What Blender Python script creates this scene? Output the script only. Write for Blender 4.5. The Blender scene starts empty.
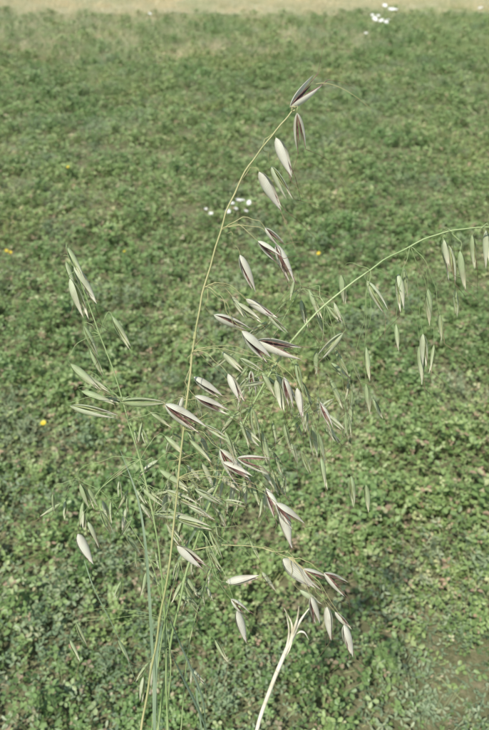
import bpy, math, random
from mathutils import Vector, Matrix, noise
R = random.Random(11)
sc = bpy.context.scene
sc.view_settings.view_transform='Standard'
sc.view_settings.look='None'
sc.view_settings.exposure=0

# ------------------------------------------------------------------ camera
CAM=Vector((0,0,1.35)); PITCH=math.radians(35)
cd=bpy.data.cameras.new('camera'); cam=bpy.data.objects.new('camera',cd)
sc.collection.objects.link(cam); sc.camera=cam
cam.location=CAM; cam.rotation_euler=(math.radians(90)-PITCH,0,0)
cd.sensor_fit='VERTICAL'; cd.sensor_height=24; cd.lens=12/math.tan(math.radians(30))
cd.clip_start=0.02; cd.clip_end=2000
cd.dof.use_dof=True; cd.dof.focus_distance=0.55; cd.dof.aperture_fstop=6.5

# ------------------------------------------------------------------ light
SUN_EL=math.radians(58); SUN_AZ=math.radians(-148)   # azimuth from +Y, clockwise
w=bpy.data.worlds.new('World'); sc.world=w; w.use_nodes=True
nt=w.node_tree; bg=nt.nodes['Background']
sky=nt.nodes.new('ShaderNodeTexSky'); sky.sky_type='NISHITA'; sky.sun_disc=False
sky.sun_elevation=SUN_EL; sky.sun_rotation=SUN_AZ
nt.links.new(sky.outputs[0],bg.inputs[0]); bg.inputs[1].default_value=0.15
sd=Vector((math.sin(SUN_AZ)*math.cos(SUN_EL),math.cos(SUN_AZ)*math.cos(SUN_EL),math.sin(SUN_EL)))
sl=bpy.data.lights.new('sun','SUN'); sl.energy=4.9; sl.angle=math.radians(.53); sl.color=(1,.965,.9)
so=bpy.data.objects.new('sun',sl); sc.collection.objects.link(so)
so.rotation_euler=sd.to_track_quat('Z','Y').to_euler(); so.location=(0,0,10)

# ------------------------------------------------------------------ material helpers
def newmat(name):
    m=bpy.data.materials.new(name); m.use_nodes=True
    n=m.node_tree; b=n.nodes['Principled BSDF']; o=n.nodes['Material Output']
    return m,n,b,o
def ramp(n,stops,interp='LINEAR'):
    r=n.nodes.new('ShaderNodeValToRGB'); r.color_ramp.interpolation=interp
    e=r.color_ramp.elements
    while len(e)<len(stops): e.new(0.5)
    for k,(p,c) in enumerate(stops):
        e[k].position=p; e[k].color=(*c,1)
    return r
def mixc(n,mode,fac,a,b):
    m=n.nodes.new('ShaderNodeMix'); m.data_type='RGBA'; m.blend_type=mode
    for s,v in ((m.inputs[0],fac),(m.inputs[6],a),(m.inputs[7],b)):
        if hasattr(v,'is_output'): n.links.new(v,s)
        elif isinstance(v,tuple): s.default_value=(*v,1)
        else: s.default_value=v
    return m.outputs[2]
def translucent(n,b,o,col,fac):
    t=n.nodes.new('ShaderNodeBsdfTranslucent'); n.links.new(col,t.inputs[0])
    mx=n.nodes.new('ShaderNodeMixShader'); mx.inputs[0].default_value=fac
    n.links.new(b.outputs[0],mx.inputs[1]); n.links.new(t.outputs[0],mx.inputs[2])
    n.links.new(mx.outputs[0],o.inputs[0])

def leaf_mat(name,stops,rough=.5,tr=.3,patch=True,spec=.4):
    m,n,b,o=newmat(name)
    uv=n.nodes.new('ShaderNodeUVMap'); sp=n.nodes.new('ShaderNodeSeparateXYZ')
    n.links.new(uv.outputs[0],sp.inputs[0])
    r=ramp(n,stops); n.links.new(sp.outputs[0],r.inputs[0]); col=r.outputs[0]
    if patch:
        g=n.nodes.new('ShaderNodeNewGeometry')
        t=n.nodes.new('ShaderNodeTexNoise'); t.inputs['Scale'].default_value=.8; t.inputs['Detail'].default_value=3
        t.inputs['Roughness'].default_value=.65
        n.links.new(g.outputs['Position'],t.inputs['Vector'])
        pr=ramp(n,[(.33,(.84,.94,.86)),(.5,(1,1,1)),(.68,(1.3,1.16,1.1))])
        n.links.new(t.outputs[0],pr.inputs[0])
        col=mixc(n,'MULTIPLY',1.0,col,pr.outputs[0])
        oi=n.nodes.new('ShaderNodeObjectInfo')
        orr=ramp(n,[(0,(.82,.88,.82)),(.5,(1,1,1)),(1,(1.22,1.14,1.1))])
        n.links.new(oi.outputs['Random'],orr.inputs[0])
        col=mixc(n,'MULTIPLY',1.0,col,orr.outputs[0])
    n.links.new(col,b.inputs['Base Color']); b.inputs['Roughness'].default_value=rough
    b.inputs['Specular IOR Level'].default_value=spec
    translucent(n,b,o,col,tr)
    return m

M_clover=leaf_mat('clover_leaf',[(0,(.13,.205,.065)),(.35,(.215,.325,.11)),(.7,(.31,.42,.16)),(.88,(.45,.5,.25)),(.96,(.5,.42,.27)),(1,(.4,.29,.19))],.42,.3,True,.45)
M_grass=leaf_mat('grass_blade',[(0,(.23,.33,.12)),(.5,(.34,.43,.18)),(.85,(.47,.49,.26)),(1,(.62,.55,.35))],.5,.3)
M_straw=leaf_mat('straw_blade',[(0,(.5,.49,.27)),(.5,(.68,.61,.4)),(1,(.78,.69,.48))],.6,.3)
M_blue=leaf_mat('bluish_leaf',[(0,(.2,.27,.15)),(.6,(.29,.37,.2)),(1,(.4,.44,.26))],.45,.3)

# ground
Mg,n,b,o=newmat('soil_and_litter')
g=n.nodes.new('ShaderNodeNewGeometry')
t1=n.nodes.new('ShaderNodeTexNoise'); t1.inputs['Scale'].default_value=45; t1.inputs['Detail'].default_value=8; t1.inputs['Roughness'].default_value=.7
t2=n.nodes.new('ShaderNodeTexNoise'); t2.inputs['Scale'].default_value=.7; t2.inputs['Detail'].default_value=6
for t in (t1,t2): n.links.new(g.outputs['Position'],t.inputs['Vector'])
r1=ramp(n,[(.3,(.07,.075,.035)),(.5,(.16,.16,.08)),(.7,(.32,.27,.17))]); n.links.new(t1.outputs[0],r1.inputs[0])
r2=ramp(n,[(.35,(.25,.29,.13)),(.65,(.52,.47,.3))]); n.links.new(t2.outputs[0],r2.inputs[0])
ds=n.nodes.new('ShaderNodeVectorMath'); ds.operation='LENGTH'; n.links.new(g.outputs['Position'],ds.inputs[0])
mr=n.nodes.new('ShaderNodeMapRange'); mr.inputs[1].default_value=6; mr.inputs[2].default_value=14; mr.inputs[3].default_value=.1; mr.inputs[4].default_value=.9
n.links.new(ds.outputs['Value'],mr.inputs[0])
n.links.new(mixc(n,'MIX',mr.outputs[0],r1.outputs[0],r2.outputs[0]),b.inputs['Base Color'])
b.inputs['Roughness'].default_value=.95; b.inputs['Specular IOR Level'].default_value=.1
bp=n.nodes.new('ShaderNodeBump'); bp.inputs['Strength'].default_value=.7; bp.inputs['Distance'].default_value=.02
n.links.new(t1.outputs[0],bp.inputs['Height']); n.links.new(bp.outputs[0],b.inputs['Normal'])

# ------------------------------------------------------------------ mesh builder
class MB:
    def __init__(s): s.v=[];s.f=[];s.m=[];s.uv=[]
    def add(s,vs,fs,mat,uvs):
        o=len(s.v); s.v+= [tuple(v) for v in vs]
        for f in fs:
            s.f.append(tuple(o+i for i in f)); s.m.append(mat); s.uv+=[uvs[i] for i in f]
    def obj(s,name,mats,smooth=True,link=True):
        me=bpy.data.meshes.new(name); me.from_pydata(s.v,[],s.f)
        for m in mats: me.materials.append(m)
        me.polygons.foreach_set('material_index',s.m)
        if smooth: me.polygons.foreach_set('use_smooth',[True]*len(s.f))
        l=me.uv_layers.new(name='UVMap')
        l.data.foreach_set('uv',[c for uv in s.uv for c in uv])
        me.update()
        ob=bpy.data.objects.new(name,me)
        if link: sc.collection.objects.link(ob)
        return ob

def gh(x,y):
    v=Vector((x*.35,y*.35,.3)); d=math.hypot(x,y)
    z=.07*noise.noise(v)+.02*noise.noise(Vector((x*1.5,y*1.5,5)))
    return z+ (0.25*noise.noise(Vector((x*.05,y*.05,9)))*min(1,max(0,d-15)/20) )

# ground sheet, denser near origin
N=120; ax=[]
for i in range(N+1):
    s=(i/N*2-1); ax.append(math.copysign(12*abs(s)+600*abs(s)**6,s))
vs=[];fs=[]
for j in range(N+1):
    for i in range(N+1): vs.append((ax[i],ax[j]+6,gh(ax[i],ax[j]+6)))
for j in range(N):
    for i in range(N):
        a=j*(N+1)+i; fs.append((a,a+1,a+N+2,a+N+1))
mb=MB(); mb.add(vs,fs,0,[(v[0]*.1,v[1]*.1) for v in vs]); mb.obj('ground',[Mg])

# ------------------------------------------------------------------ ground cover clumps
def leaflet(mb,p,ax,nr,L,W,u,fold=.25,mat=0):
    s=ax.cross(nr).normalized(); up=nr
    q=lambda a,b,c: p+ax*(a*L)+s*(b*W)+up*c
    vs=[q(0,0,0),q(.5,.85,fold*W),q(1,.45,fold*W*.4),q(1,-.45,fold*W*.4),q(.5,-.85,fold*W)]
    mb.add(vs,[(0,1,2),(0,2,3),(0,3,4)],mat,[(u,0)]*5)
def rdir(tilt):
    a=R.uniform(0,6.283); t=R.uniform(0,tilt)
    return Vector((math.sin(t)*math.cos(a),math.sin(t)*math.sin(a),math.cos(t)))
def clover(name,n,Rad,H,L,mat,narrow=.42):
    mb=MB()
    for i in range(n):
        a=R.uniform(0,6.283); r=Rad*min(1.6,abs(R.gauss(0,.62)))
        z=.006+H*max(.12,1-.55*(r/Rad)**2)*R.uniform(.1,1)
        p=Vector((r*math.cos(a),r*math.sin(a),z)); nr=rdir(.95)
        f=nr.orthogonal().normalized(); f=Matrix.Rotation(R.uniform(0,6.28),3,nr)@f
        u=min(1,max(0,R.gauss(.42,.28))) if R.random()>.07 else R.uniform(.9,1)
        l=L*R.uniform(.5,1.25)
        for k in (-1,0,1):
            d=Matrix.Rotation(k*R.uniform(1.2,1.9),3,nr)@f
            d=(d+nr*R.uniform(-.2,.35)).normalized(); nn=(nr-d*nr.dot(d)).normalized()
            leaflet(mb,p+d*.1*l,d,nn,l,l*narrow,min(1,max(0,u+R.uniform(-.05,.05))))
        if R.random()<.35:   # petiole / stem down
            q=Vector((p.x*.7,p.y*.7,0)); s=Vector((.0009,0,0)); t=Vector((0,.0009,0))
            mb.add([p-s,p+s,q+s,q-s,p-t,p+t,q+t,q-t],[(0,1,2,3),(4,5,6,7)],0,[(.85,0)]*8)
    return mb.obj(name,[mat],False,False)
def tuft(name,n,Rad,H,wd,mat,lean=.6,bend=.5):
    mb=MB()
    for i in range(n):
        a=R.uniform(0,6.283); r=Rad*math.sqrt(R.random())
        p=Vector((r*math.cos(a),r*math.sin(a),0)); d=rdir(lean); h=H*R.uniform(.4,1.1)
        side=d.cross(Vector((math.cos(a*3),math.sin(a*3),.1))).normalized()
        out=Vector((d.x,d.y,-.2)); vs=[];uv=[]; u=min(1,max(0,R.gauss(.45,.25)))
        for k in range(4):
            s=k/3; c=p+d*h*s+out*bend*h*s*s; ww=wd*(1-.9*s)*.5
            vs+=[c-side*ww,c+side*ww]; uv+=[(u,s)]*2
        mb.add(vs,[(0,1,3,2),(2,3,5,4),(4,5,7,6)],0,uv)
    return mb.obj(name,[mat],False,False)

def scatter(name,objs,pts):
    """one object: points with instanced clumps.  pts: (x,y,idx,scale)"""
    col=bpy.data.collections.new(name+'_sources')
    for k,ob in enumerate(objs):
        ob.name='%c_%s'%(97+k,ob.name); col.objects.link(ob)
    me=bpy.data.meshes.new(name)
    me.from_pydata([(p[0],p[1],gh(p[0],p[1])) for p in pts],[],[])
    a=me.attributes.new('rot','FLOAT_VECTOR','POINT'); bb=[]
    for p in pts: bb+=[R.uniform(-.15,.15),R.uniform(-.15,.15),R.uniform(0,6.283)]
    a.data.foreach_set('vector',bb)
    a=me.attributes.new('scl','FLOAT','POINT'); a.data.foreach_set('value',[p[3] for p in pts])
    a=me.attributes.new('idx','INT','POINT'); a.data.foreach_set('value',[p[2] for p in pts])
    ob=bpy.data.objects.new(name,me); sc.collection.objects.link(ob)
    ng=bpy.data.node_groups.new(name,'GeometryNodeTree')
    ng.interface.new_socket('Geometry',in_out='INPUT',socket_type='NodeSocketGeometry')
    ng.interface.new_socket('Geometry',in_out='OUTPUT',socket_type='NodeSocketGeometry')
    gi=ng.nodes.new('NodeGroupInput'); go=ng.nodes.new('NodeGroupOutput')
    ip=ng.nodes.new('GeometryNodeInstanceOnPoints'); ci=ng.nodes.new('GeometryNodeCollectionInfo')
    ci.inputs['Collection'].default_value=col; ci.inputs['Separate Children'].default_value=True; ci.inputs['Reset Children'].default_value=True
    def attr(nm,ty):
        q=ng.nodes.new('GeometryNodeInputNamedAttribute'); q.data_type=ty; q.inputs[0].default_value=nm
        return [s for s in q.outputs if s.enabled and s.name=='Attribute'][0]
    er=ng.nodes.new('FunctionNodeEulerToRotation')
    ng.links.new(attr('rot','FLOAT_VECTOR'),er.inputs[0]); ng.links.new(er.outputs[0],ip.inputs['Rotation'])
    ng.links.new(attr('scl','FLOAT'),ip.inputs['Scale'])
    ng.links.new(attr('idx','INT'),ip.inputs['Instance Index']); ip.inputs['Pick Instance'].default_value=True
    ng.links.new(gi.outputs[0],ip.inputs['Points']); ng.links.new(ci.outputs[0],ip.inputs['Instance'])
    ng.links.new(ip.outputs[0],go.inputs[0])
    md=ob.modifiers.new('scatter','NODES'); md.node_group=ng
    return ob

cl=[clover('clover_patch',150,.15,.07,.013,M_clover),
    clover('clover_patch',140,.14,.09,.0115,M_clover),
    clover('clover_patch',180,.17,.045,.0105,M_clover,.5),
    clover('clover_patch',120,.14,.08,.0145,M_clover,.38),
    clover('clover_patch',150,.16,.07,.0125,M_blue,.27)]
pts=[]
def nz(x,y,s,o): return noise.noise(Vector((x*s,y*s,o)))
def density_fill(x0,x1,y0,y1,dens,scl):
    # jittered grid -> even carpet without bare patches
    st=1/math.sqrt(dens); nx=int((x1-x0)/st); ny=int((y1-y0)/st)
    for j in range(ny):
        for i in range(nx):
            x=x0+(i+R.random()*1.2)*st; y=y0+(j+R.random()*1.2)*st
            g=nz(x,y,2.2,3)+.5*nz(x,y,6,7)
            k=R.choice([0,1,2,3])
            if g<-.25: k=2
            if R.random()<.12+.3*nz(x,y,1.3,20) or (y<1.1 and R.random()<.25): k=4
            pts.append((x,y,k,scl*R.uniform(.75,1.2)*(1+.2*g)))
density_fill(-2.6,2.6,-.8,2.4,72,1)
density_fill(-3.8,3.8,2.4,4.5,55,1)
density_fill(-5.5,5.5,4.5,8.5,40,1.1)
density_fill(-9,9,8.5,13,14,1.4)
scatter('clover_ground_cover',cl,pts)

gr=[tuft('grass_tuft',36,.08,.14,.003,M_grass),tuft('grass_tuft',34,.1,.22,.0035,M_grass,.4),
    tuft('grass_tuft',34,.14,.20,.004,M_straw,.8),tuft('grass_tuft',22,.14,.07,.0022,M_blue,1.2,.3)]
pts=[]
def gfill(x0,x1,y0,y1,dens,fn):
    for _ in range(int((x1-x0)*(y1-y0)*dens)):
        x=R.uniform(x0,x1); y=R.uniform(y0,y1); q=fn(x,y)
        if q: pts.append((x,y,q[0],q[1]*R.uniform(.7,1.3)))
def f_near(x,y):
    if nz(x,y,.9,40)>R.uniform(-.4,.5): return (R.choice([0,3,3]),.5)
def f_mid(x,y):
    if nz(x,y,.6,44)+ (y-4.6)*.17>R.uniform(-.1,.6): return (R.choice([0,0,1]),.65)
def f_far(x,y):
    s=(y-9.0)*.26 - x*.12 + .9*nz(x,y,.4,50)
    if s>R.uniform(-.1,1.0): return (2,R.uniform(.7,1.1))
    return (R.choice([0,1]),.85)
gfill(-3.2,3.2,-1,4.5,10,f_near); gfill(-5.5,5.5,4.5,8,26,f_mid); gfill(-10,10,8,19,34,f_far); gfill(-24,24,19,40,4,f_far)
scatter('meadow_grass',gr,pts)

# ------------------------------------------------------------------ wildflowers
def flowers(name,places,petalcol,rad,h):
    m,n,b,o=newmat(name+'_petal'); b.inputs['Base Color'].default_value=(*petalcol,1); b.inputs['Roughness'].default_value=.6
    ms,n,b,o=newmat(name+'_stem'); b.inputs['Base Color'].default_value=(.09,.15,.05,1)
    my,n,b,o=newmat(name+'_disc'); b.inputs['Base Color'].default_value=(.5,.33,.03,1)
    mb=MB()
    for (x,y) in places:
        z0=gh(x,y); hh=h*R.uniform(.8,1.2); c=Vector((x,y,z0+hh)); nr=(rdir(.5)+Vector((0,-.4,0))).normalized()
        s=Vector((.001,0,0)); t=Vector((0,.001,0)); q=Vector((x,y,z0))
        mb.add([c-s,c+s,q+s,q-s,c-t,c+t,q+t,q-t],[(0,1,2,3),(4,5,6,7)],1,[(0,0)]*8)
        f=nr.orthogonal().normalized(); rr=rad*R.uniform(.6,1.2)
        for k in range(8):
            d=Matrix.Rotation(k*.785,3,nr)@f
            leaflet(mb,c,(d+nr*.2).normalized(),nr,rr,rr*.38,.5,.1,0)
        ring=[c+nr*.003]+[c+nr*.001+(Matrix.Rotation(k*1.047,3,nr)@f)*rr*.28 for k in range(6)]
        mb.add(ring,[(0,1+k,1+(k+1)%6) for k in range(6)],2,[(0,0)]*7)
    mb.obj(name,[m,ms,my],False)
def gp(u,v,z=.08):   # reference sketch -> spot on the meadow
    cx=(u-244.5)/632.2; cy=-(v-365)/632.2
    d=Vector((cx,math.cos(PITCH)+math.sin(PITCH)*cy,-math.sin(PITCH)+math.cos(PITCH)*cy))
    t=(CAM.z-z)/-d.z; return (d.x*t,d.y*t)
Wf=[gp(u,v,.12) for u,v in ((206,212),(211,217),(232,207),(243,205),(249,207),(246,215),(236,214),(228,211),(249,204),(239,209))]
flowers('white_wildflowers',Wf,(.8,.8,.74),.014,.13)
Wf=[gp(u,v,.3) for u,v in ((384,12),(378,17),(390,16),(376,22),(386,22),(372,19),(366,33),(393,12),(381,25),(150,16),(480,10),(374,24),(388,19),(395,18))]
flowers('white_wildflowers',Wf,(.8,.8,.74),.032,.31)
Y=[gp(u,v,.12) for u,v in ((9,262),(12,261),(125,257),(70,180),(318,262),(45,430))]
flowers('yellow_wildflowers',Y,(.65,.5,.03),.009,.14)

# ------------------------------------------------------------------ wild oats
def glume_mat(name,base,vein,edge,tr,rough=.5):
    m,n,b,o=newmat(name)
    uv=n.nodes.new('ShaderNodeUVMap'); sp=n.nodes.new('ShaderNodeSeparateXYZ'); n.links.new(uv.outputs[0],sp.inputs[0])
    mu=n.nodes.new('ShaderNodeMath'); mu.operation='MULTIPLY'; mu.inputs[1].default_value=58; n.links.new(sp.outputs[0],mu.inputs[0])
    si=n.nodes.new('ShaderNodeMath'); si.operation='SINE'; n.links.new(mu.outputs[0],si.inputs[0])
    r=ramp(n,[(.3,base),(1,vein)]) 
    ma=n.nodes.new('ShaderNodeMapRange'); ma.inputs[1].default_value=-1; ma.inputs[2].default_value=1; n.links.new(si.outputs[0],ma.inputs[0])
    n.links.new(ma.outputs[0],r.inputs[0])
    # papery pale tip and margin
    e=ramp(n,[(.0,(0,0,0)),(.45,(.2,.2,.2)),(.85,(1,1,1))]); n.links.new(sp.outputs[1],e.inputs[0])
    col=mixc(n,'MIX',e.outputs[0],r.outputs[0],edge)
    nz_=n.nodes.new('ShaderNodeTexNoise'); nz_.inputs['Scale'].default_value=70; nz_.inputs['Detail'].default_value=4
    g=n.nodes.new('ShaderNodeNewGeometry'); n.links.new(g.outputs['Position'],nz_.inputs['Vector'])
    nr=ramp(n,[(.3,(.78,.74,.68)),(.5,(1,.97,.95)),(.7,(1.06,1.08,1.04))]); n.links.new(nz_.outputs[0],nr.inputs[0])
    col=mixc(n,'MULTIPLY',1.,col,nr.outputs[0])
    n.links.new(col,b.inputs['Base Color']); b.inputs['Roughness'].default_value=rough
    b.inputs['Specular IOR Level'].default_value=.4
    translucent(n,b,o,col,tr)
    return m
G_dry=glume_mat('dry_glume',(.74,.74,.62),(.5,.53,.37),(.76,.71,.6),.3,.5)
G_mid=glume_mat('ripening_glume',(.58,.63,.42),(.37,.46,.24),(.76,.73,.57),.32,.5)
G_grn=glume_mat('green_glume',(.43,.52,.28),(.26,.37,.15),(.68,.67,.47),.32,.5)
def plain(name,c1,c2,rough=.6,sc_=60,tr=0):
    m,n,b,o=newmat(name); t=n.nodes.new('ShaderNodeTexNoise'); t.inputs['Scale'].default_value=sc_
    g=n.nodes.new('ShaderNodeNewGeometry'); n.links.new(g.outputs['Position'],t.inputs['Vector'])
    r=ramp(n,[(.35,c1),(.65,c2)]); n.links.new(t.outputs[0],r.inputs[0]); n.links.new(r.outputs[0],b.inputs['Base Color'])
    b.inputs['Roughness'].default_value=rough
    if tr: translucent(n,b,o,r.outputs[0],tr)
    return m
F_brown=plain('ripe_floret',(.09,.045,.035),(.27,.15,.12),.6,250)
F_green=plain('green_floret',(.26,.32,.14),(.38,.4,.2),.6,200)
S_straw=plain('straw_stem',(.33,.34,.14),(.46,.42,.2),.45,20)
S_green=plain('green_stem',(.22,.31,.11),(.35,.42,.19),.45,20)
A_awn=plain('awn',(.1,.07,.035),(.26,.2,.1),.6,100)
L_oat=plain('oat_leaf',(.2,.28,.16),(.33,.41,.26),.45,15,.25)
MATS=[G_dry,G_mid,G_grn,F_brown,F_green,S_straw,S_green,A_awn,L_oat]

def sk(u,v,d=0.):
    """drawing of the plant (489x730 sheet) -> metres, on the leaning sheet the stems grow in"""
    cx=(u-244.5)/632.2; cy=-(v-365)/632.2
    t=.48+.12*(v-80)/650+d
    return CAM+t*Vector((cx,math.cos(PITCH)+math.sin(PITCH)*cy,-math.sin(PITCH)+math.cos(PITCH)*cy))

def catmull(P,sub=6):
    Q=[P[0]*2-P[1]]+P+[P[-1]*2-P[-2]]; out=[]
    for i in range(1,len(Q)-2):
        a,b,c,d=Q[i-1:i+3]
        for k in range(sub):
            t=k/sub
            out.append(.5*((2*b)+(c-a)*t+(2*a-5*b+4*c-d)*t*t+(3*b-a-3*c+d)*t**3))
    out.append(P[-1]); return out
def tube(mb,P,r0,r1,mat,sides=5):
    vs=[];uv=[];n=len(P); ref=Vector((.3,1,.2))
    for i,p in enumerate(P):
        t=(P[min(i+1,n-1)]-P[max(i-1,0)]).normalized()
        a=t.cross(ref).normalized(); b=t.cross(a); r=r0+(r1-r0)*i/(n-1)
        for k in range(sides):
            an=6.2832*k/sides; vs.append(p+(a*math.cos(an)+b*math.sin(an))*r); uv.append((k/sides,i/n))
    fs=[(i*sides+k,i*sides+(k+1)%sides,(i+1)*sides+(k+1)%sides,(i+1)*sides+k) for i in range(n-1) for k in range(sides)]
    mb.add(vs,fs,mat,uv)
def bez(a,b,c,d,n=9):
    return [a*(1-t)**3+b*3*t*(1-t)**2+c*3*t*t*(1-t)+d*t**3 for t in [i/n for i in range(n+1)]]

def husk(mb,M,L,W,mat,arc=2.2,curve=.0,ns=13,nt_=7,pinch=0.):
    """boat shaped bract: z along, x = outward bulge, long drawn-out tip"""
    vs=[];uv=[]; bend=R.uniform(-.05,.05)
    for i in range(ns):
        s=i/(ns-1)
        w=W*max(.02,1.12*math.sin(math.pi*s**.7)**.85*(1-.35*s)) if 0<s<1 else W*(.12 if s==0 else .015)
        for j in range(nt_):
            t=(j/(nt_-1)*2-1); an=t*arc/2
            x=w*(math.cos(an)-math.cos(arc/2))*.95+ curve*L*math.sin(math.pi*s)*.5 - pinch*L*s*s
            y=w*math.sin(an)/math.sin(min(arc/2,1.5708))+bend*L*s*s
            vs.append(M@Vector((x,y,s*L))); uv.append((j/(nt_-1),s))
    fs=[(i*nt_+j,i*nt_+j+1,(i+1)*nt_+j+1,(i+1)*nt_+j) for i in range(ns-1) for j in range(nt_-1)]
    mb.add(vs,fs,mat,uv)

VIEW=Vector((0,math.cos(PITCH),-math.sin(PITCH)))
def spikelet(mb,B,T,kind,fat=1.,awn=True):
    z=(T-B); L=z.length; z.normalize()
    x=z.cross(VIEW).normalized()
    x=Matrix.Rotation(R.uniform(-1.1,1.1)+(math.pi if R.random()<.5 else 0),3,z)@x
    y=z.cross(x)
    F=Matrix((x,y,z)).transposed().to_4x4(); F.translation=B
    ry=lambda a: Matrix.Rotation(a,4,'Y')
    if kind=='W': op,wd,gm,fm=R.uniform(.03,.16),.12,0,3
    elif kind=='O': op,wd,gm,fm=R.uniform(.17,.3),.11,0,3    # open, brown florets showing
    elif kind=='M': op,wd,gm,fm=R.uniform(.03,.14),.1,1,4
    else: op,wd,gm,fm=R.uniform(.0,.11),.09,2,4
    wd*=fat*R.uniform(.82,1.15)
    husk(mb,F@ry(op),L,L*wd,gm,2.5,.05,pinch=.04)
    husk(mb,F@Matrix.Rotation(math.pi,4,'Z')@ry(op*.9),L*.93,L*wd,gm,2.5,.05,pinch=.04)
    # florets between the glumes
    nf=2 if kind in 'WO' else 1
    for k in range(nf):
        a=(op*.45)*(1 if k==0 else -1)+R.uniform(-.04,.04)
        Fk=F@Matrix.Translation((0,0,L*.04))@ry(a)
        if k: Fk=Fk@Matrix.Rotation(math.pi,4,'Z')
        husk(mb,Fk,L*R.uniform(.7,.84),L*.06,fm,3.0,.0,9,6)
        if awn and (R.random()<.85):
            # twisted column then bent bristle
            p0=Fk@Vector((L*.04,0,L*.35)); p1=Fk@Vector((L*.06,0,L*R.uniform(.95,1.1)))
            sd_=R.uniform(-1,1)
            p2=p1+(z*.6+x*(1 if k==0 else -1)*R.uniform(.2,.8)+y*sd_*.5).normalized()*L*R.uniform(.6,1.3)
            tube(mb,[p0,p1],.0003,.00028,3 if kind in 'WO' else 7,4)
            tube(mb,[p1,(p1+p2)/2+Vector((0,0,.0012)),p2],.00027,.00014,7,3)

def stemline(mb,pts,r0,r1,mat,root=None,d0=0):
    P=[sk(*p) if len(p)==3 else sk(p[0],p[1],d0) for p in pts]
    if root: 
        q=P[0]; up=(P[0]-P[1]).normalized()
        G=Vector((root[0],root[1],gh(*root)-.01))
        P=[G,q.lerp(G,.6)+up*.06,q+up*.12]+P
    C=catmull(P)
    for i in range(6,len(C)-1):
        C[i]=C[i]+Vector((nz(i*.33,len(C),1,3),0,nz(i*.33,len(C),1,8)))*.0011
    tube(mb,C,r0,r1,mat,6)
    if root:   # swollen nodes
        for f in (.35,.6):
            c=C[int(len(C)*f)]; t=(C[int(len(C)*f)+1]-c).normalized()
            tube(mb,[c-t*.003,c-t*.001,c+t*.001,c+t*.003],r0*1.15,r0*1.1,mat,6)
    return C
def hang(mb,node,lst,smat,d=0.,pr=.00028,spread=.03):
    """branches from a whorl: node=(u,v,d) ; lst=(ub,vb,ut,vt,kind)"""
    P=sk(*node)
    for s in lst:
        ub,vb,ut,vt,kind=s[:5]
        dd=(s[5] if len(s)>5 else d)+R.uniform(-spread,spread)
        B=sk(ub,vb,dd); T=sk(ut,vt,dd+R.uniform(-.008,.008))
        D=(B-P).length; z=(T-B).normalized()
        c1=P+((B-P)*R.uniform(.25,.45)+Vector((0,0,D*R.uniform(.12,.3)+.003)))
        c2=B-z*min(.022,D*.35)+Vector((R.uniform(-1,1)*.004,0,.002))
        C=bez(P,c1,c2,B,12); ph=R.uniform(0,100)
        for i in range(1,12): C[i]+=Vector((nz(ph,i*.3,1,1),nz(ph,i*.3,1,5),nz(ph,i*.3,1,9)))*.0045*math.sin(math.pi*i/12)
        tube(mb,C,pr*1.25,pr*.75,smat,4)
        spikelet(mb,B,T,kind)
def blade(mb,pts,wd,mat=8,d=0.,face=None):
    P=[sk(p[0],p[1],d+(p[2] if len(p)>2 else 0)) for p in pts]
    C=catmull(P,7); n=len(C); vs=[];uv=[]
    for i,p in enumerate(C):
        t=(C[min(i+1,n-1)]-C[max(0,i-1)]).normalized(); f=(face or Vector((.4,.6,.7)))
        f=Matrix.Rotation(i*.05,3,t)@f
        s=t.cross(f).normalized(); up=t.cross(s)
        k=i/(n-1); w=wd*min(1,.35+3*k)*(1-k**2.2)*.5+.0002
        vs+=[p-s*w+up*w*.35,p,p+s*w+up*w*.35]; uv+=[(0,k),(.5,k),(1,k)]
    fs=[]
    for i in range(n-1):
        for j in (0,1): a=i*3+j; fs.append((a,a+1,a+4,a+3))
    mb.add(vs,fs,mat,uv)
def filler(mb,node,n,rx,vy0,vy1,kinds,smat,d,ox=0):
    L=[]
    for q in range(n):
        bu=node[0]+ox+R.uniform(-rx,rx); bv=node[1]+R.uniform(vy0,vy1)
        side=R.uniform(-6,18) if bu>node[0]-10 else R.uniform(-22,6)
        L.append((bu,bv,bu+side,bv+math.sqrt(max(60,26**2-side**2))*R.uniform(.6,1.),R.choice(kinds),d+R.uniform(-.015,.05)))
    hang(mb,node,L,smat,d,.00022,.01)

# ---- plant A : tall straw-coloured culm, ripe panicle
A=MB()
stemline(A,[(141,730),(148,690),(158,630),(170,560),(178,480),(187,400),(195,335),(205,285),(221,230),(238,185),(262,148),(288,116),(295,110)],.0014,.0005,5,(-.10,.14))
hang(A,(293,112,0),[(290,108,320,79,'O'),(297,113,302,150,'O')],5,0,.0003,.004)
tube(A,bez(sk(316,84),sk(330,80),sk(350,90),sk(371,109,.01),8),.0003,.0002,5,4)
hang(A,(262,148,0),[(276,138,293,177,'W'),(271,166,290,201,'M',.02)],5,0,.0003,.006)
hang(A,(238,185,0),[(259,172,282,210,'W')],5,0,.0003,.006)
hang(A,(221,230,0),[(265,228,282,246,'O'),(240,255,254,292,'W'),(276,244,292,284,'W'),(258,241,280,260,'O')],5,0,.00028,.015)
hang(A,(205,287,0),[(214,315,250,330,'W'),(246,299,277,319,'W'),(238,303,262,322,'M',.02),(242,331,270,362,'W'),(256,341,304,354,'O'),(268,315,288,334,'M',.03),(232,296,246,318,'M',.03)],5,0,.00028,.02)
hang(A,(192,352,0),[(194,377,222,398,'W'),(195,396,230,413,'W'),(228,374,243,402,'W'),(244,386,268,381,'M'),(284,377,291,408,'W'),(297,388,303,419,'W'),(240,358,262,372,'M'),(222,352,244,372,'M',.03)],5,0,.00026,.03)
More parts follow.
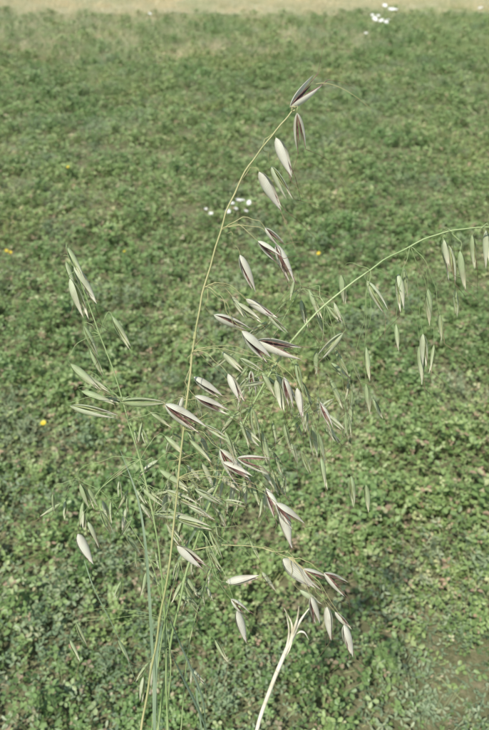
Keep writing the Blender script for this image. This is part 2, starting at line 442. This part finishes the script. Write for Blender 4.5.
hang(A,(183,430,0),[(165,404,205,432,'W'),(220,449,246,487,'O'),(237,458,272,466,'O'),(223,462,252,478,'W'),(252,408,258,440,'G'),(240,425,262,446,'M'),(205,425,228,440,'M'),(214,470,240,492,'M',.03),(190,440,212,462,'G',.02)],5,0,.00026,.02)
hang(A,(178,478,0),[(266,488,279,520,'O'),(280,504,293,548,'W'),(276,503,299,528,'O'),(195,489,224,505,'M'),(225,500,246,505,'M'),(177,546,206,568,'W'),(209,530,222,560,'G'),(252,480,262,512,'G',.03)],5,0,.00026,.02)
filler(A,(187,400,0),12,45,-5,50,'MGMW',5,.02,25)
filler(A,(180,460,0),12,45,0,50,'MMG',5,.02,20)
A.obj('wild_oat_plant',MATS)

# ---- plant B : green culm arching to the right
B=MB()
stemline(B,[(158,730),(168,660),(182,590),(200,530),(224,470),(250,410),(285,350),(325,305),(370,270),(410,246),(450,231),(489,227),(520,228)],.0014,.0006,6,(-.07,.16),.02)
hang(B,(489,227,.02),[(472,235,475,270,'G'),(486,230,488,268,'M'),(497,240,502,272,'G'),(520,232,528,266,'G')],6,.02,.00026,.01)
hang(B,(450,231,.02),[(443,238,448,272,'G'),(449,246,452,284,'M'),(460,251,464,290,'G'),(444,240,449,268,'M'),(455,290,457,318,'G',.06)],6,.02,.00026,.015)
hang(B,(410,246,.02),[(398,274,403,312,'M'),(428,289,430,326,'G'),(396,324,399,352,'G'),(423,334,425,368,'M'),(440,315,442,343,'G'),(434,345,430,374,'G',.05),(404,268,408,300,'G',.05)],6,.03,.00024,.02)
hang(B,(370,270,.02),[(367,281,388,314,'M'),(366,347,369,382,'G'),(366,384,370,414,'G'),(352,390,350,412,'G',.06),(420,345,423,385,'G',.07),(341,275,345,305,'G',.05)],6,.03,.00024,.02)
hang(B,(325,305,.02),[(343,333,317,359,'M'),(335,350,350,378,'G'),(320,402,332,429,'W'),(330,378,343,410,'G',.05),(309,290,322,320,'G',.05),(351,476,354,508,'G',.05),(366,485,369,513,'G',.07),(301,300,306,328,'G',.05)],6,.03,.00024,.02)
hang(B,(285,350,.02),[(318,433,325,462,'G'),(321,458,327,490,'G'),(296,362,302,392,'G'),(276,380,282,412,'M'),(312,425,318,458,'G',.05),(300,408,308,434,'G'),(346,412,350,440,'G',.05),(262,372,276,398,'G')],6,.02,.00024,.02)
hang(B,(250,410,.02),[(262,432,268,467,'G'),(240,420,250,448,'G'),(284,424,292,454,'G',.05),(225,432,236,460,'G'),(272,470,278,497,'G',.04)],6,.02,.00024,.02)
hang(B,(200,530,.02),[(226,582,260,577,'W'),(231,599,250,616,'W'),(237,611,246,642,'W'),(250,540,260,560,'G',.03),(262,572,276,592,'M',.03)],6,.01,.00026,.015)
filler(B,(270,375,.02),11,40,-5,50,'GGMW',6,.03,5)
filler(B,(235,445,.02),11,45,-5,55,'GGM',6,.03,5)
filler(B,(310,318,.02),5,30,10,70,'G',6,.04,15)
# lower right ripe branch
stemline(B,[(192,550),(225,545),(262,548),(290,558)],.0005,.0003,5,None,.02)
hang(B,(262,548,.02),[(283,559,314,590,'O'),(303,569,327,586,'O')],5,.02,.00028,.01)
hang(B,(288,557,.02),[(324,573,349,590,'O'),(311,597,318,625,'W'),(327,607,331,640,'W'),(344,625,352,657,'W'),(335,612,351,630,'W'),(300,590,322,604,'M')],5,.02,.00028,.012)
B.obj('wild_oat_plant',MATS)

# ---- plant C : green panicle nodding to the left
Cc=MB()
stemline(Cc,[(168,735),(166,680),(165,620),(160,560),(152,510),(140,460),(128,420),(115,375),(98,330),(82,285),(72,255)],.0013,.0004,6,(-.085,.11),.015)
hang(Cc,(78,275,.015),[(67,247,83,278,'G'),(74,266,97,304,'M'),(70,279,87,320,'M'),(66,262,76,292,'G',.04)],6,.015,.00026,.008)
hang(Cc,(100,335,.015),[(112,316,131,350,'G'),(84,326,99,358,'G'),(71,364,99,391,'G'),(90,350,104,377,'G',.05)],6,.015,.00026,.012)
hang(Cc,(122,400,.015),[(82,391,118,404,'G'),(70,406,118,417,'M'),(108,398,152,404,'G'),(120,402,168,402,'G'),(80,372,110,392,'G'),(150,412,172,428,'G')],6,.015,.00026,.012)
hang(Cc,(140,460,.015),[(165,436,185,455,'G'),(140,486,164,505,'G'),(160,470,190,492,'G'),(78,534,91,565,'W'),(88,522,100,547,'M'),(100,510,112,534,'G',.05),(80,484,92,510,'G',.05)],6,.015,.00024,.015)
hang(Cc,(153,515,.015),[(153,513,190,517,'M'),(174,516,213,528,'M'),(166,490,203,508,'M'),(148,497,178,490,'G'),(186,503,215,520,'M'),(205,545,222,572,'G',.05),(186,470,200,492,'G')],6,.01,.00024,.012)
hang(Cc,(165,620,.015),[(76,622,86,647,'G',.1),(70,640,80,662,'G',.1),(118,640,130,662,'G',.08),(215,640,228,662,'G',.08)],6,.03,.0002,.01)
filler(Cc,(146,485,.015),9,40,-5,50,'GGM',6,.03,10)
filler(Cc,(128,420,.015),5,35,0,45,'GM',6,.03,25)
# blades
blade(Cc,[(160,735),(156,690),(152,640),(147,560),(138,500),(120,450)],.003)
blade(Cc,[(170,650),(185,680),(200,712),(212,745)],.005)
blade(Cc,[(165,600),(175,630),(190,665),(203,700),(206,730)],.0035)
blade(Cc,[(143,700),(120,640),(95,590),(84,560)],.0022,8,.03)
blade(Cc,[(178,560),(200,520),(215,480),(222,430)],.003,8,.03)
blade(Cc,[(186,600),(230,560),(262,520),(290,470)],.0022,8,.04)
blade(Cc,[(156,760),(155,700),(157,650),(163,620)],.005,8,.0)
blade(Cc,[(205,745),(200,715),(197,690),(203,676)],.003,8,.02)
Cc.obj('wild_oat_plant',MATS)

# ---- more slender tillers behind
D=MB()
for pts,rt,dd in (([(152,730),(160,650),(180,560),(215,470),(245,420),(262,360),(300,290)],(-.09,.17),.05),
               ([(180,740),(190,640),(214,560),(250,480),(300,420),(345,400)],(-.06,.2),.08),
               ([(166,735),(168,700),(170,650),(150,560),(110,500),(80,480)],(-.08,.19),.06)):
    stemline(D,pts,.001,.0003,6,rt,dd)
    for k in range(2,len(pts)):
        u,v=pts[k]; filler(D,(u,v,dd),6,38,-10,42,'GGM',6,dd)
D.obj('wild_oat_plant',MATS)

# ---- pale dead stalk at the bottom
E=MB()
M_dead=plain('bleached_stalk',(.5,.45,.3),(.75,.7,.54),.6,60)
P=[Vector((.01,.33,gh(.01,.33)-.01)),sk(248,790,.12),sk(257,730,.12),sk(270,690,.12),sk(282,660,.12),sk(296,628,.12)]
tube(E,catmull(P),.0022,.0024,0,7)
tube(E,catmull([sk(286,652,.12),sk(289,632,.117),sk(286,612,.115)]),.0018,.0003,0,5)
tube(E,catmull([sk(294,632,.12),sk(302,618,.12),sk(311,606,.12)]),.0022,.0003,0,5)
tube(E,catmull([sk(292,636,.12),sk(297,620,.115),sk(299,606,.113)]),.0022,.0003,0,5)
blade(E,[(280,665),(290,645),(292,625),(284,608)],.003,0,.119)
blade(E,[(284,655),(296,634),(304,632),(309,640)],.003,0,.121)
E.obj('dry_grass_stalk',[M_dead])
